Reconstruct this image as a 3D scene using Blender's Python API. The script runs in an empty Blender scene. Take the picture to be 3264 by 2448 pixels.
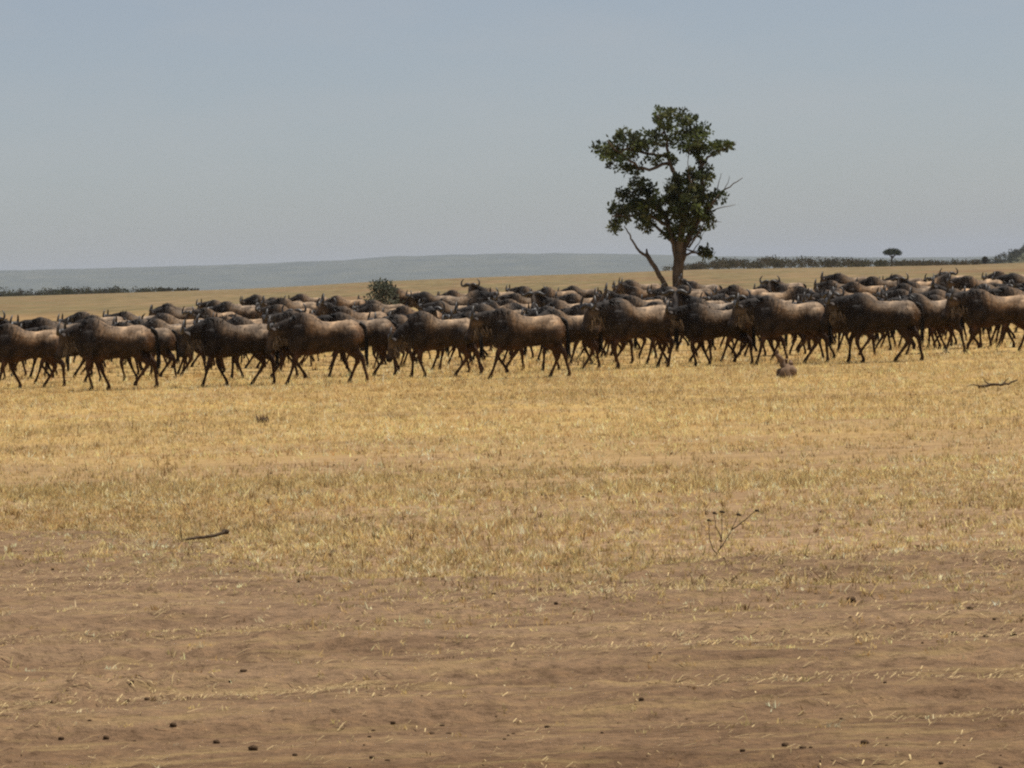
import bpy, math, random
import numpy as np
from mathutils import Matrix, Vector

R = math.radians
random.seed(7)
rng = np.random.default_rng(11)
scene = bpy.context.scene
COL = scene.collection

# ------------------------------------------------------------------ camera
CAM_H = 2.05            # eye height over the plain
FPX = 10155.0           # focal length in photo pixels (photo 3264 x 2448)
PITCH, ROLL = 1.985, -1.90
cam_d = bpy.data.cameras.new('camera')
cam = bpy.data.objects.new('camera', cam_d)
COL.objects.link(cam)
cam_d.sensor_width = 36.0
cam_d.lens = FPX / 3264.0 * 36.0
cam_d.clip_start = 0.3
cam_d.clip_end = 80000
CAM_ROT = Matrix.Rotation(R(90 - PITCH), 4, 'X') @ Matrix.Rotation(R(ROLL), 4, 'Z')
cam.matrix_world = Matrix.Translation((0, 0, CAM_H)) @ CAM_ROT
scene.camera = cam

# ------------------------------------------------------------------ sky, sun, exposure
SUN_EL, SUN_AZ = 73.0, 55.0      # azimuth measured from +Y (view direction) towards +X (right)
world = bpy.data.worlds.new('World')
scene.world = world
world.use_nodes = True
wn = world.node_tree
bg = wn.nodes['Background']
sky = wn.nodes.new('ShaderNodeTexSky')
sky.sky_type = 'NISHITA'
sky.sun_disc = False
sky.sun_elevation = R(SUN_EL)
sky.sun_rotation = R(SUN_AZ)
sky.altitude = 1500
sky.air_density = 0.85
sky.dust_density = 3.0
sky.ozone_density = 1.5
# very thin, uneven high haze: a faint pale veil over the whole dome
wtc = wn.nodes.new('ShaderNodeTexCoord')
wmp = wn.nodes.new('ShaderNodeMapping'); wmp.inputs['Scale'].default_value = (7, 7, 26)
wnz = wn.nodes.new('ShaderNodeTexNoise'); wnz.inputs['Scale'].default_value = 1.3; wnz.inputs['Detail'].default_value = 7; wnz.inputs['Roughness'].default_value = 0.62
wrp = wn.nodes.new('ShaderNodeValToRGB'); wrp.color_ramp.elements[0].position = 0.45; wrp.color_ramp.elements[0].color = (0.36, 0.36, 0.36, 1); wrp.color_ramp.elements[1].position = 0.8; wrp.color_ramp.elements[1].color = (0.56, 0.56, 0.56, 1)
wmx = wn.nodes.new('ShaderNodeMix'); wmx.data_type = 'RGBA'; wmx.inputs[7].default_value = (5.7, 5.75, 5.8, 1)
wn.links.new(wtc.outputs['Generated'], wmp.inputs[0]); wn.links.new(wmp.outputs[0], wnz.inputs['Vector']); wn.links.new(wnz.outputs['Fac'], wrp.inputs[0])
wn.links.new(wrp.outputs[0], wmx.inputs[0]); wn.links.new(sky.outputs[0], wmx.inputs[6]); wn.links.new(wmx.outputs[2], bg.inputs[0])
bg.inputs[1].default_value = 0.070

sun_d = bpy.data.lights.new('sun', 'SUN')
sun_d.energy = 5.0
sun_d.angle = R(0.53)
sun_d.color = (1.0, 0.95, 0.87)
sun = bpy.data.objects.new('sun', sun_d)
COL.objects.link(sun)
sd = Vector((math.sin(R(SUN_AZ)) * math.cos(R(SUN_EL)), math.cos(R(SUN_AZ)) * math.cos(R(SUN_EL)), math.sin(R(SUN_EL))))
sun.rotation_euler = sd.to_track_quat('Z', 'Y').to_euler()
sun.location = sd * 200

vs = scene.view_settings
vs.view_transform = 'Standard'
vs.look = 'None'
vs.exposure = 0.24
vs.gamma = 1.0
vs.use_curve_mapping = False
scene.render.engine = 'CYCLES'
cy = scene.cycles
cy.use_denoising = False
cy.max_bounces = 6
cy.diffuse_bounces = 3
cy.transmission_bounces = 3
cy.volume_bounces = 1
cy.transparent_max_bounces = 8
cy.pixel_filter_type = 'BLACKMAN_HARRIS'
cy.filter_width = 2.2

# ------------------------------------------------------------------ helpers
def ray(px, py):
    v = CAM_ROT.to_3x3() @ Vector(((px - 1632) / FPX, -(py - 1224) / FPX, -1))
    return v
def at(px, py, Y):
    """point seen at a photo pixel, on the vertical plane y = Y"""
    v = ray(px, py)
    t = Y / v.y
    return Vector((v.x * t, Y, CAM_H + v.z * t))
def on_ground(px, py):
    v = ray(px, py)
    t = -CAM_H / v.z
    return v.x * t, v.y * t

def hash2(ix, iy, seed):
    h = (ix.astype(np.int64) * 374761393 + iy.astype(np.int64) * 668265263 + seed * 974634777) & 0x7fffffff
    h = ((h ^ (h >> 13)) * 1274126177) & 0x7fffffff
    return ((h ^ (h >> 16)) & 0xffff) / 65535.0
def vnoise(x, y, seed=0):
    x = np.asarray(x, float); y = np.asarray(y, float)
    ix = np.floor(x); iy = np.floor(y)
    fx = x - ix; fy = y - iy
    fx = fx * fx * (3 - 2 * fx); fy = fy * fy * (3 - 2 * fy)
    a = hash2(ix, iy, seed); b = hash2(ix + 1, iy, seed)
    c = hash2(ix, iy + 1, seed); d = hash2(ix + 1, iy + 1, seed)
    return (a * (1 - fx) + b * fx) * (1 - fy) + (c * (1 - fx) + d * fx) * fy
def fbm(x, y, seed=0, n=4):
    s = 0; a = 0.5; t = 0
    for i in range(n):
        s = s + a * vnoise(x * 2 ** i, y * 2 ** i, seed + i); t += a; a *= 0.5
    return s / t
def sstep(a, b, x):
    t = np.clip((x - a) / (b - a), 0, 1)
    return t * t * (3 - 2 * t)

EDGE_PX = [-2500, 0, 400, 800, 1000, 1200, 1600, 2000, 2250, 2400, 2800, 3128, 3264, 6000]
EDGE_D = [22, 21, 22, 22, 18, 12, 9, 9, 7, 10, 17, 21, 21, 22]
HILL_PX = [-9000, -1500, 0, 600, 1107, 1255, 1624, 1830, 2000, 2250, 2400, 2560, 2900, 3264, 5000]
HILL_A = [30, 60, 63, 58, 60, 67, 64, 58, 50, 36, 29, 24, 9, 1, -10]
def terrain(x, y):
    x = np.asarray(x, float); y = np.asarray(y, float)
    r = np.hypot(x, y)
    px = np.where(y > 1e-3, 1632 + FPX * x / np.maximum(y, 1e-3), np.where(x > 0, 9000, -9000))
    ze = CAM_H - np.interp(px, EDGE_PX, EDGE_D) * 900.0 / FPX
    z = ze * sstep(160, 880, r)
    z = z + 0.34 * sstep(74, 124, r) * (1 - sstep(150, 620, r))      # slight swell under the rear of the herd
    z = z + 0.03 * (fbm(x / 2.7, y / 2.7, 5, 3) - 0.5) * sstep(12, 30, r) * (1 - sstep(300, 700, r))
    z = z - 6 * sstep(960, 1500, r) - 16 * sstep(1400, 3200, r) - 50 * sstep(3000, 9000, r)
    # wooded rise on the right
    z = z + 38 * np.exp(-((px - 3560) / 330.0) ** 2) * np.exp(-((r - 2300) / 420.0) ** 2)
    hp = CAM_H + np.interp(px, HILL_PX, HILL_A) * 17000 / FPX + 3.0 * (vnoise(px / 90.0, px * 0, 3) - 0.5) + 2.2 * (vnoise(px / 33.0, px * 0, 9) - 0.5)
    k = sstep(13500, 17000, r)
    z = z * (1 - k) + hp * k
    return z
def tz(x, y):
    return float(terrain(np.array([x]), np.array([y]))[0])

def tag(o, label=None, cat=None, group=None, kind=None):
    if label: o['label'] = label
    if cat: o['category'] = cat
    if group: o['group'] = group
    if kind: o['kind'] = kind
    return o
def mesh_np(name, verts, faces, mat, smooth=True, color=None):
    """faces: (m,3) or (m,4) int array"""
    verts = np.ascontiguousarray(verts, dtype=np.float32); faces = np.ascontiguousarray(faces, dtype=np.int32)
    me = bpy.data.meshes.new(name)
    k = faces.shape[1]; m = len(faces)
    me.vertices.add(len(verts)); me.vertices.foreach_set('co', verts.ravel())
    me.loops.add(m * k); me.loops.foreach_set('vertex_index', faces.ravel())
    me.polygons.add(m)
    me.polygons.foreach_set('loop_start', np.arange(0, m * k, k, dtype=np.int32))
    me.polygons.foreach_set('loop_total', np.full(m, k, dtype=np.int32))
    if smooth: me.polygons.foreach_set('use_smooth', np.ones(m, dtype=bool))
    if color is not None:
        a = me.color_attributes.new('tint', 'FLOAT_COLOR', 'POINT')
        c = np.ones((len(verts), 4), dtype=np.float32); c[:, :3] = color
        a.data.foreach_set('color', c.ravel())
    me.update(); me.validate()
    if mat: me.materials.append(mat)
    return me
def obj(name, me, parent=None, loc=None):
    o = bpy.data.objects.new(name, me)
    COL.objects.link(o)
    if parent is not None: o.parent = parent
    if loc is not None: o.location = loc
    return o
def empty(name, loc, rz=0.0):
    o = bpy.data.objects.new(name, None)
    COL.objects.link(o)
    o.empty_display_size = 0.3
    o.location = loc; o.rotation_euler = (0, 0, rz)
    return o

class Geo:
    """collects tubes and blobs as quads/tris (all stored as triangles)"""
    def __init__(self): self.v = []; self.f = []; self.n = 0
    def add(self, v, f):
        v = np.asarray(v, float); f = np.asarray(f, int)
        self.v.append(v); self.f.append(f + self.n); self.n += len(v)
    def tube(self, pts, rads, n=8, side=None, sub=1, cap=True):
        pts = np.asarray(pts, float); rads = np.asarray(rads, float)
        if rads.ndim == 1: rads = np.stack([rads, rads], 1)
        if sub > 1: pts = catmull(pts, sub); rads = np.maximum(catmull(rads, sub), 1e-4)
        m = len(pts)
        tan = np.gradient(pts, axis=0)
        tan /= np.linalg.norm(tan, axis=1)[:, None] + 1e-9
        rings = []
        sd_ = np.array(side if side is not None else (0.31, 0.95, 0.05), float)
        for i in range(m):
            t = tan[i]
            s = sd_ - t * np.dot(sd_, t); s /= np.linalg.norm(s) + 1e-9
            if side is None: sd_ = s
            u = np.cross(t, s)
            a = np.linspace(0, 2 * np.pi, n, endpoint=False)
            rings.append(pts[i] + np.outer(np.cos(a) * rads[i, 0], s) + np.outer(np.sin(a) * rads[i, 1], u))
        v = np.concatenate(rings + [pts[:1], pts[-1:]])
        f = []
        for i in range(m - 1):
            for j in range(n):
                a, b = i * n + j, i * n + (j + 1) % n
                c, d = a + n, b + n
                f += [(a, b, d), (a, d, c)]
        if cap:
            for j in range(n):
                f.append(((j + 1) % n, j, m * n)); f.append(((m - 1) * n + j, (m - 1) * n + (j + 1) % n, m * n + 1))
        self.add(v, f)
    def blob(self, c, r, n=8, jit=0.0, seed=0):
        rg = np.random.default_rng(seed)
        vs_ = [(0, 0, -1)]
        for i in range(1, n // 2):
            p = -math.pi / 2 + math.pi * i / (n // 2)
            for j in range(n):
                a = 2 * math.pi * j / n
                vs_.append((math.cos(p) * math.cos(a), math.cos(p) * math.sin(a), math.sin(p)))
        vs_.append((0, 0, 1))
        v = np.array(vs_); v *= (1 + jit * (rg.random(len(v)) - 0.5))[:, None]
        v = v * np.asarray(r, float) + np.asarray(c, float)
        f = []; rows = n // 2 - 1
        for j in range(n): f.append((0, 1 + (j + 1) % n, 1 + j))
        for i in range(rows - 1):
            for j in range(n):
                a = 1 + i * n + j; b = 1 + i * n + (j + 1) % n
                f += [(a, b, b + n), (a, b + n, a + n)]
        L = len(v) - 1
        for j in range(n): f.append((1 + (rows - 1) * n + j, 1 + (rows - 1) * n + (j + 1) % n, L))
        self.add(v, f)
    def mesh(self, name, mat, smooth=True):
        return mesh_np(name, np.concatenate(self.v), np.concatenate(self.f), mat, smooth)
def catmull(p, sub):
    p = np.asarray(p, float)
    q = np.concatenate([2 * p[:1] - p[1:2], p, 2 * p[-1:] - p[-2:-1]])
    out = []
    for i in range(len(p) - 1):
        a, b, c, d = q[i], q[i + 1], q[i + 2], q[i + 3]
        for k in range(sub):
            t = k / sub
            out.append(0.5 * (2 * b + (c - a) * t + (2 * a - 5 * b + 4 * c - d) * t * t + (3 * b - a - 3 * c + d) * t ** 3))
    out.append(p[-1])
    return np.array(out)
def blades(base, direc, length, width, facing, bend=None, two=True):
    """thin leaf blades: base (n,3), direc unit (n,3), facing = side vector (n,3)"""
    n = len(base)
    L = np.asarray(length)[:, None]; W = np.asarray(width)[:, None]
    tip = base + direc * L
    if bend is not None: tip = tip + bend
    if two:
        mid = base + direc * L * 0.55 + (0 if bend is None else bend * 0.25)
        v = np.stack([base - facing * W * .5, base + facing * W * .5, mid + facing * W * .42, mid - facing * W * .42, tip], 1).reshape(-1, 3)
        i = np.arange(n) * 5
        f = np.stack([np.stack([i, i + 1, i + 2], 1), np.stack([i, i + 2, i + 3], 1), np.stack([i + 3, i + 2, i + 4], 1)], 1).reshape(-1, 3)
        return v, f, 5
    v = np.stack([base - facing * W * .5, base + facing * W * .5, tip], 1).reshape(-1, 3)
    f = np.arange(n * 3).reshape(-1, 3)
    return v, f, 3

# ------------------------------------------------------------------ materials
def newmat(name):
    m = bpy.data.materials.new(name); m.use_nodes = True
    nt = m.node_tree; nt.nodes.clear()
    out = nt.nodes.new('ShaderNodeOutputMaterial')
    return m, nt, out
def N(nt, t, **kw):
    n = nt.nodes.new(t)
    for k, v in kw.items():
        if k in n.bl_rna.properties.keys() and k not in n.inputs: setattr(n, k, v)
        else: n.inputs[k].default_value = v
    return n
def ramp(nt, fac, stops):
    r = nt.nodes.new('ShaderNodeValToRGB')
    while len(r.color_ramp.elements) < len(stops): r.color_ramp.elements.new(0.5)
    for e, (p, c) in zip(r.color_ramp.elements, stops):
        e.position = p; e.color = (*c, 1) if len(c) == 3 else c
    nt.links.new(fac, r.inputs[0])
    return r.outputs[0]
def mix(nt, fac, a, b, mode='MIX'):
    m = nt.nodes.new('ShaderNodeMix'); m.data_type = 'RGBA'; m.blend_type = mode
    for s, v in ((m.inputs[0], fac), (m.inputs[6], a), (m.inputs[7], b)):
        if isinstance(v, (int, float)): s.default_value = v
        elif isinstance(v, (tuple, list)): s.default_value = (*v, 1)
        else: nt.links.new(v, s)
    return m.outputs[2]
def coords(nt, scale=(1, 1, 1)):
    g = nt.nodes.new('ShaderNodeNewGeometry')
    mp = nt.nodes.new('ShaderNodeMapping'); mp.inputs['Scale'].default_value = scale
    nt.links.new(g.outputs['Position'], mp.inputs['Vector'])
    return mp.outputs[0]
def noise(nt, vec, scale, detail=4, rough=0.6):
    n = nt.nodes.new('ShaderNodeTexNoise')
    n.inputs['Scale'].default_value = scale; n.inputs['Detail'].default_value = detail; n.inputs['Roughness'].default_value = rough
    if vec is not None: nt.links.new(vec, n.inputs['Vector'])
    return n.outputs['Fac']
def principled(nt, out, color, rough=0.9, spec=0.1, bump=None, bstr=0.3, bdist=0.02):
    p = nt.nodes.new('ShaderNodeBsdfPrincipled')
    if isinstance(color, (tuple, list)): p.inputs['Base Color'].default_value = (*color, 1)
    else: nt.links.new(color, p.inputs['Base Color'])
    p.inputs['Roughness'].default_value = rough
    p.inputs['Specular IOR Level'].default_value = spec
    if bump is not None:
        b = nt.nodes.new('ShaderNodeBump'); b.inputs['Strength'].default_value = bstr; b.inputs['Distance'].default_value = bdist
        nt.links.new(bump, b.inputs['Height']); nt.links.new(b.outputs[0], p.inputs['Normal'])
    nt.links.new(p.outputs[0], out.inputs[0])
    return p

SOIL_A, SOIL_B, SOIL_C = (0.148, 0.092, 0.054), (0.224, 0.144, 0.085), (0.30, 0.20, 0.118)
def soil_color(nt):
    st = coords(nt, (0.22, 1.5, 1))          # long streaks along the track
    fine = coords(nt)
    a = ramp(nt, noise(nt, st, 1.3, 5, 0.65), [(0.3, SOIL_A), (0.52, SOIL_B), (0.75, SOIL_C)])
    b = ramp(nt, noise(nt, fine, 11, 6, 0.75), [(0.28, (0.42, 0.40, 0.38)), (0.5, (0.98, 0.98, 0.98)), (0.72, (1.38, 1.32, 1.2))])
    c = mix(nt, 1.0, a, b, 'MULTIPLY')
    # earth gets darker towards the near side of the track
    sp_ = nt.nodes.new('ShaderNodeSeparateXYZ'); nt.links.new(coords(nt), sp_.inputs[0])
    ad = nt.nodes.new('ShaderNodeMath'); ad.operation = 'MULTIPLY_ADD'; ad.inputs[1].default_value = 6.0
    nt.links.new(noise(nt, coords(nt), 0.45, 4, 0.6), ad.inputs[0]); nt.links.new(sp_.outputs['Y'], ad.inputs[2])
    ym = nt.nodes.new('ShaderNodeMapRange'); ym.inputs[1].default_value = 15.0; ym.inputs[2].default_value = 21.5; nt.links.new(ad.outputs[0], ym.inputs[0])
    c = mix(nt, 1.0, c, mix(nt, ym.outputs[0], (0.76, 0.72, 0.68), (1, 1, 1)), 'MULTIPLY')
    lit = ramp(nt, noise(nt, coords(nt, (0.5, 2.2, 1)), 2.1, 6, 0.75), [(0.50, (0, 0, 0)), (0.68, (0.55, 0.55, 0.55))])
    c = mix(nt, lit, c, (0.36, 0.25, 0.11))
    return c, noise(nt, fine, 22, 5, 0.7)

def mat_track():
    m, nt, out = newmat('dry_soil')
    c, h = soil_color(nt)
    principled(nt, out, c, 0.95, 0.05, h, 0.9, 0.05)
    return m
def mat_ground():
    m, nt, out = newmat('dry_plain')
    c, h = soil_color(nt)
    fine = coords(nt)
    th = ramp(nt, noise(nt, fine, 10, 6, 0.75), [(0.3, (0.19, 0.115, 0.042)), (0.5, (0.38, 0.25, 0.09)), (0.72, (0.56, 0.40, 0.16))])
    big = noise(nt, coords(nt, (0.6, 1, 1)), 0.5, 4, 0.6)
    f = ramp(nt, big, [(0.30, (0.25, 0.25, 0.25)), (0.5, (0.7, 0.7, 0.7)), (0.62, (0.95, 0.95, 0.95))])
    gg = nt.nodes.new('ShaderNodeNewGeometry')
    gl = nt.nodes.new('ShaderNodeVectorMath'); gl.operation = 'LENGTH'; nt.links.new(gg.outputs['Position'], gl.inputs[0])
    gm = nt.nodes.new('ShaderNodeMapRange'); gm.inputs[1].default_value = 26; gm.inputs[2].default_value = 46; gm.inputs[3].default_value = 0.05; gm.inputs[4].default_value = 0.95
    nt.links.new(gl.outputs['Value'], gm.inputs[0])
    f = mix(nt, 1.0, f, gm.outputs[0], 'MULTIPLY')
    near = mix(nt, f, c, th)
    # large patches of the open plain, seen far off
    far = ramp(nt, noise(nt, coords(nt, (1, 0.22, 1)), 0.035, 6, 0.7), [(0.30, (0.17, 0.115, 0.062)), (0.42, (0.27, 0.18, 0.098)), (0.50, (0.21, 0.175, 0.088)), (0.60, (0.30, 0.21, 0.115)), (0.72, (0.23, 0.185, 0.095))])
    fsp = ramp(nt, noise(nt, coords(nt, (1, 0.12, 1)), 0.45, 4, 0.7), [(0.3, (0.34, 0.33, 0.31)), (0.5, (0.66, 0.63, 0.61)), (0.72, (0.82, 0.78, 0.72))])
    far = mix(nt, 1.0, far, fsp, 'MULTIPLY')
    g = nt.nodes.new('ShaderNodeNewGeometry')
    ln = nt.nodes.new('ShaderNodeVectorMath'); ln.operation = 'LENGTH'; nt.links.new(g.outputs['Position'], ln.inputs[0])
    mr = nt.nodes.new('ShaderNodeMapRange'); mr.inputs[1].default_value = 90; mr.inputs[2].default_value = 240
    nt.links.new(ln.outputs['Value'], mr.inputs[0])
    c2 = mix(nt, mr.outputs[0], near, far)
    bush = ramp(nt, noise(nt, coords(nt), 0.004, 6, 0.7), [(0.35, (0.04, 0.048, 0.03)), (0.6, (0.075, 0.078, 0.045)), (0.8, (0.13, 0.115, 0.07))])
    mr2 = nt.nodes.new('ShaderNodeMapRange'); mr2.inputs[1].default_value = 1300; mr2.inputs[2].default_value = 2200
    nt.links.new(ln.outputs['Value'], mr2.inputs[0])
    principled(nt, out, mix(nt, mr2.outputs[0], c2, bush), 0.95, 0.05, h, 0.5, 0.03)
    return m
def mat_blade(name, transl=0.35, rough=0.7, base=None, obj_var=False):
    m, nt, out = newmat(name)
    if base is None:
        a = nt.nodes.new('ShaderNodeAttribute'); a.attribute_name = 'tint'; col = a.outputs['Color']
    else:
        col = ramp(nt, noise(nt, coords(nt), 3, 3), [(0.3, tuple(x * .75 for x in base)), (0.7, tuple(x * 1.2 for x in base))])
    d = nt.nodes.new('ShaderNodeBsdfDiffuse'); t = nt.nodes.new('ShaderNodeBsdfTranslucent')
    nt.links.new(col, d.inputs[0]); nt.links.new(col, t.inputs[0])
    ms = nt.nodes.new('ShaderNodeMixShader'); ms.inputs[0].default_value = transl
    nt.links.new(d.outputs[0], ms.inputs[1]); nt.links.new(t.outputs[0], ms.inputs[2])
    nt.links.new(ms.outputs[0], out.inputs[0])
    return m
def mat_noise(name, stops, scale, rough=0.9, spec=0.1, stretch=(1, 1, 1), bump=0.5, bdist=0.02, obj_space=True):
    m, nt, out = newmat(name)
    if obj_space:
        tc = nt.nodes.new('ShaderNodeTexCoord'); mp = nt.nodes.new('ShaderNodeMapping')
        mp.inputs['Scale'].default_value = stretch; nt.links.new(tc.outputs['Object'], mp.inputs[0]); v = mp.outputs[0]
    else: v = coords(nt, stretch)
    h = noise(nt, v, scale, 5, 0.65)
    principled(nt, out, ramp(nt, h, stops), rough, spec, h, bump, bdist)
    return m
def mat_coat():
    m, nt, out = newmat('coat')
    a = nt.nodes.new('ShaderNodeAttribute'); a.attribute_name = 'tint'
    tc = nt.nodes.new('ShaderNodeTexCoord')
    mp = nt.nodes.new('ShaderNodeMapping'); mp.inputs['Scale'].default_value = (1, 1, .4); nt.links.new(tc.outputs['Object'], mp.inputs[0])
    oi = nt.nodes.new('ShaderNodeObjectInfo')
    nz = noise(nt, mp.outputs[0], 16, 4, 0.7)
    f = ramp(nt, nz, [(0.25, (0.6, 0.6, 0.6)), (0.5, (1, 1, 1)), (0.75, (1.3, 1.27, 1.2))])
    c = mix(nt, 1.0, a.outputs['Color'], f, 'MULTIPLY')
    f2 = ramp(nt, noise(nt, tc.outputs['Object'], 4.5, 3, 0.6), [(0.3, (0.42, 0.42, 0.44)), (0.5, (0.98, 0.98, 0.98)), (0.68, (1.5, 1.42, 1.3))])
    c = mix(nt, 1.0, c, f2, 'MULTIPLY')
    v = ramp(nt, oi.outputs['Random'], [(0, (0.55, 0.53, 0.53)), (0.35, (1.0, 0.95, 0.90)), (0.7, (1.12, 0.98, 0.84)), (1, (0.8, 0.82, 0.88))])
    c = mix(nt, 1.0, c, v, 'MULTIPLY')
    p = principled(nt, out, c, 0.75, 0.16, nz, 0.4, 0.015)
    return m

M_TRACK, M_GROUND = mat_track(), mat_ground()
M_GRASS = mat_blade('dry_grass', 0.35)
M_STRAW = mat_blade('straw', 0.1)
M_LEAF = mat_blade('leaf', 0.30)
M_COAT = mat_coat()
M_HAIR = mat_noise('black_hair', [(0.3, (0.012, 0.011, 0.010)), (0.7, (0.03, 0.026, 0.022))], 14, 0.6, 0.25, bump=0)
M_BEARD = mat_noise('pale_beard', [(0.3, (0.07, 0.052, 0.038)), (0.7, (0.30, 0.235, 0.165))], 10, 0.8, 0.1, bump=0)
M_HORN = mat_noise('horn', [(0.3, (0.02, 0.018, 0.016)), (0.7, (0.07, 0.06, 0.05))], 10, 0.45, 0.4, bump=.2, bdist=.005)
M_BARK = mat_noise('bark', [(0.3, (0.05, 0.038, 0.028)), (0.55, (0.12, 0.092, 0.066)), (0.75, (0.20, 0.16, 0.12))], 5, 0.95, 0.05, (1, 1, .25), 0.9, 0.05)
M_DEAD = mat_noise('dead_wood', [(0.3, (0.09, 0.06, 0.04)), (0.55, (0.19, 0.125, 0.08)), (0.75, (0.30, 0.21, 0.14))], 9, 0.95, 0.05, (1, 1, .3), 0.8, 0.02)
M_DARKWOOD = mat_noise('dark_wood', [(0.3, (0.04, 0.028, 0.018)), (0.7, (0.12, 0.085, 0.055))], 30, 0.95, 0.05, (1, 1, 1), 0.8, 0.01)
M_DUNG = mat_noise('dung', [(0.3, (0.045, 0.026, 0.013)), (0.7, (0.12, 0.075, 0.042))], 60, 0.9, 0.1, (1, 1, 1), 0.8, 0.008)

# ------------------------------------------------------------------ ground sheet
az = np.concatenate([np.linspace(-180, -40, 36), np.linspace(-38, -13, 26), np.linspace(-12.5, 12.5, 320), np.linspace(13, 38, 26), np.linspace(40, 180, 36)[:-1]])
rr = np.concatenate([[0.6], np.geomspace(1.5, 60, 110), np.geomspace(61, 24000, 190)])
A, RR = np.meshgrid(np.radians(az), rr)
gx, gy = np.sin(A) * RR, np.cos(A) * RR
gz = terrain(gx, gy)
# the worn track lies a little lower than the grass
def track_edge(px):
    return np.interp(px, [-1500, 0, 300, 600, 1033, 1475, 2213, 2951, 3264, 5000], [1690, 1697, 1705, 1745, 1845, 1876, 1826, 1788, 1778, 1760])
def track_dist(x, y):
    """signed metres beyond the far edge of the bare track (positive = grass side)"""
    px = 1632 + FPX * x / np.maximum(y, 0.5)
    hor = 872 + (1632 - px) * 0.0332
    d = FPX * CAM_H / (track_edge(px) - hor)
    return y - d + 4.2 * (fbm(x / 2.6, y / 1.6, 21, 5) - 0.5)
na, nr = len(az), len(rr)
gv = np.stack([gx, gy, gz], 2).reshape(-1, 3)
f = []
ii = np.arange(nr - 1)[:, None] * na + np.arange(na)[None]
jj = np.arange(nr - 1)[:, None] * na + (np.arange(na)[None] + 1) % na
gf = np.stack([ii, jj, jj + na, ii + na], 2).reshape(-1, 4)
gv = np.concatenate([gv, [[0, 0, 0]]])
ground = obj('ground', mesh_np('ground', gv, gf[:, ::-1], M_GROUND))
tag(ground, kind='structure')

# ------------------------------------------------------------------ dirt track (worn bare strip in the foreground)
xs = np.arange(-7.0, 7.01, 0.05); ys = np.arange(7.5, 30.0, 0.05)
X, Y = np.meshgrid(xs, ys)
def track_relief(X, Y):
    c = Y + 0.02 * (X - 1.0) ** 2 * 0.6 + 0.25 * (fbm(X / 5, Y / 5, 77, 2) - 0.5)
    z = 0
    for y0, w, d in ((12.6, .22, .025), (14.3, .30, .035), (15.9, .22, .03), (17.3, .26, .035), (18.9, .3, .03), (20.6, .35, .03)):
        d = d * 1.7
        z = z - d * np.exp(-((c - y0) / w) ** 2) + d * .55 * np.exp(-((c - y0 - 2.0 * w) / w) ** 2)
    z = z * (0.4 + 1.0 * fbm(X / 2.0, Y / 1.2, 31, 3))
    z = z + 0.045 * (fbm(X / .55, Y / .4, 41, 4) - 0.5) + 0.022 * (fbm(X / .14, Y / .12, 47, 2) - 0.5)
    z = z + 0.03 * sstep(.66, .85, vnoise(X / .16, Y / .13, 49)) * sstep(.4, .65, fbm(X / 1.3, Y / .9, 43, 3))
    return z
Z = terrain(X, Y) + 0.022 + track_relief(X, Y)
keep = track_dist(X, Y) < 0.4
Z = np.where(keep, Z, Z)
edge = np.clip((0.4 - track_dist(X, Y)) / 0.8, 0, 1)
Z = terrain(X, Y) + 0.004 + edge * (0.018 + 0.9 * track_relief(X, Y) + 0.02)
Z = np.maximum(Z, terrain(X, Y) + 0.004)
n1, n2 = X.shape
tv = np.stack([X, Y, Z], 2).reshape(-1, 3)
ii = (np.arange(n1 - 1)[:, None] * n2 + np.arange(n2 - 1)[None])
tf = np.stack([ii, ii + 1, ii + 1 + n2, ii + n2], 2).reshape(-1, 4)
kf = keep.reshape(-1)[tf].all(1)
tf = tf[kf]
used, inv = np.unique(tf, return_inverse=True)
track = obj('dirt_track', mesh_np('dirt_track', tv[used], inv.reshape(-1, 4), M_TRACK))
tag(track, kind='structure')
def surf_z(x, y):
    """height of the ground or the track surface"""
    t = terrain(x, y)
    d = track_dist(x, y)
    e = np.clip((0.4 - d) / 0.8, 0, 1)
    zt = np.maximum(t + 0.004 + e * (0.038 + 0.9 * track_relief(x, y)), t + 0.004)
    return np.where((d < 0.4) & (np.abs(x) < 7) & (y > 7.5) & (y < 30), zt, t)

# ------------------------------------------------------------------ dry grass (stuff)
GOLD = np.array([[0.67, 0.50, 0.225], [0.77, 0.60, 0.30], [0.56, 0.39, 0.17], [0.86, 0.72, 0.44], [0.52, 0.345, 0.155], [0.74, 0.59, 0.26], [0.62, 0.49, 0.22]])
def scatter(n, y0, y1, half=0.215):
    """points with even ground density inside a wedge a little wider than the view"""
    u = rng.random(n)
    y = np.sqrt(y0 ** 2 + u * (y1 ** 2 - y0 ** 2))
    x = (rng.random(n) * 2 - 1) * y * half
    return x, y
def grass_density(x, y):
    d = track_dist(x, y)
    g = sstep(-3.6, 2.4, d + 2.8 * (fbm(x / 1.1, y / .8, 53, 3) - 0.5)) * 0.96 + 0.04
    patch = fbm(x / 3.1, y / 2.0, 51, 4)
    g = g * (0.38 + 0.62 * sstep(0.28, 0.52, patch + 0.08 * sstep(30, 45, y)))
    band = np.exp(-((y - 31.0 - 0.10 * x + 1.2 * (fbm(x / 3, y * 0 + 2, 61, 3) - .5)) / 0.8) ** 2) * sstep(-4.0, -1.5, x)
    g = g * (1 - 0.8 * band)
    g = g * (1 - 0.6 * sstep(.52, .64, fbm(x / 4.2, y / 1.5, 63, 4)) * sstep(24, 27, y) * sstep(64, 50, y))
    # thin straggling tufts on the near track
    g = g + 0.13 * sstep(0.55, 0.72, fbm(x / 1.2, y / .7, 71, 3)) * (d < 0) * sstep(13, 19, y)
    g = g * (0.35 + 0.65 * sstep(12, 18, y))
    return g
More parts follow.
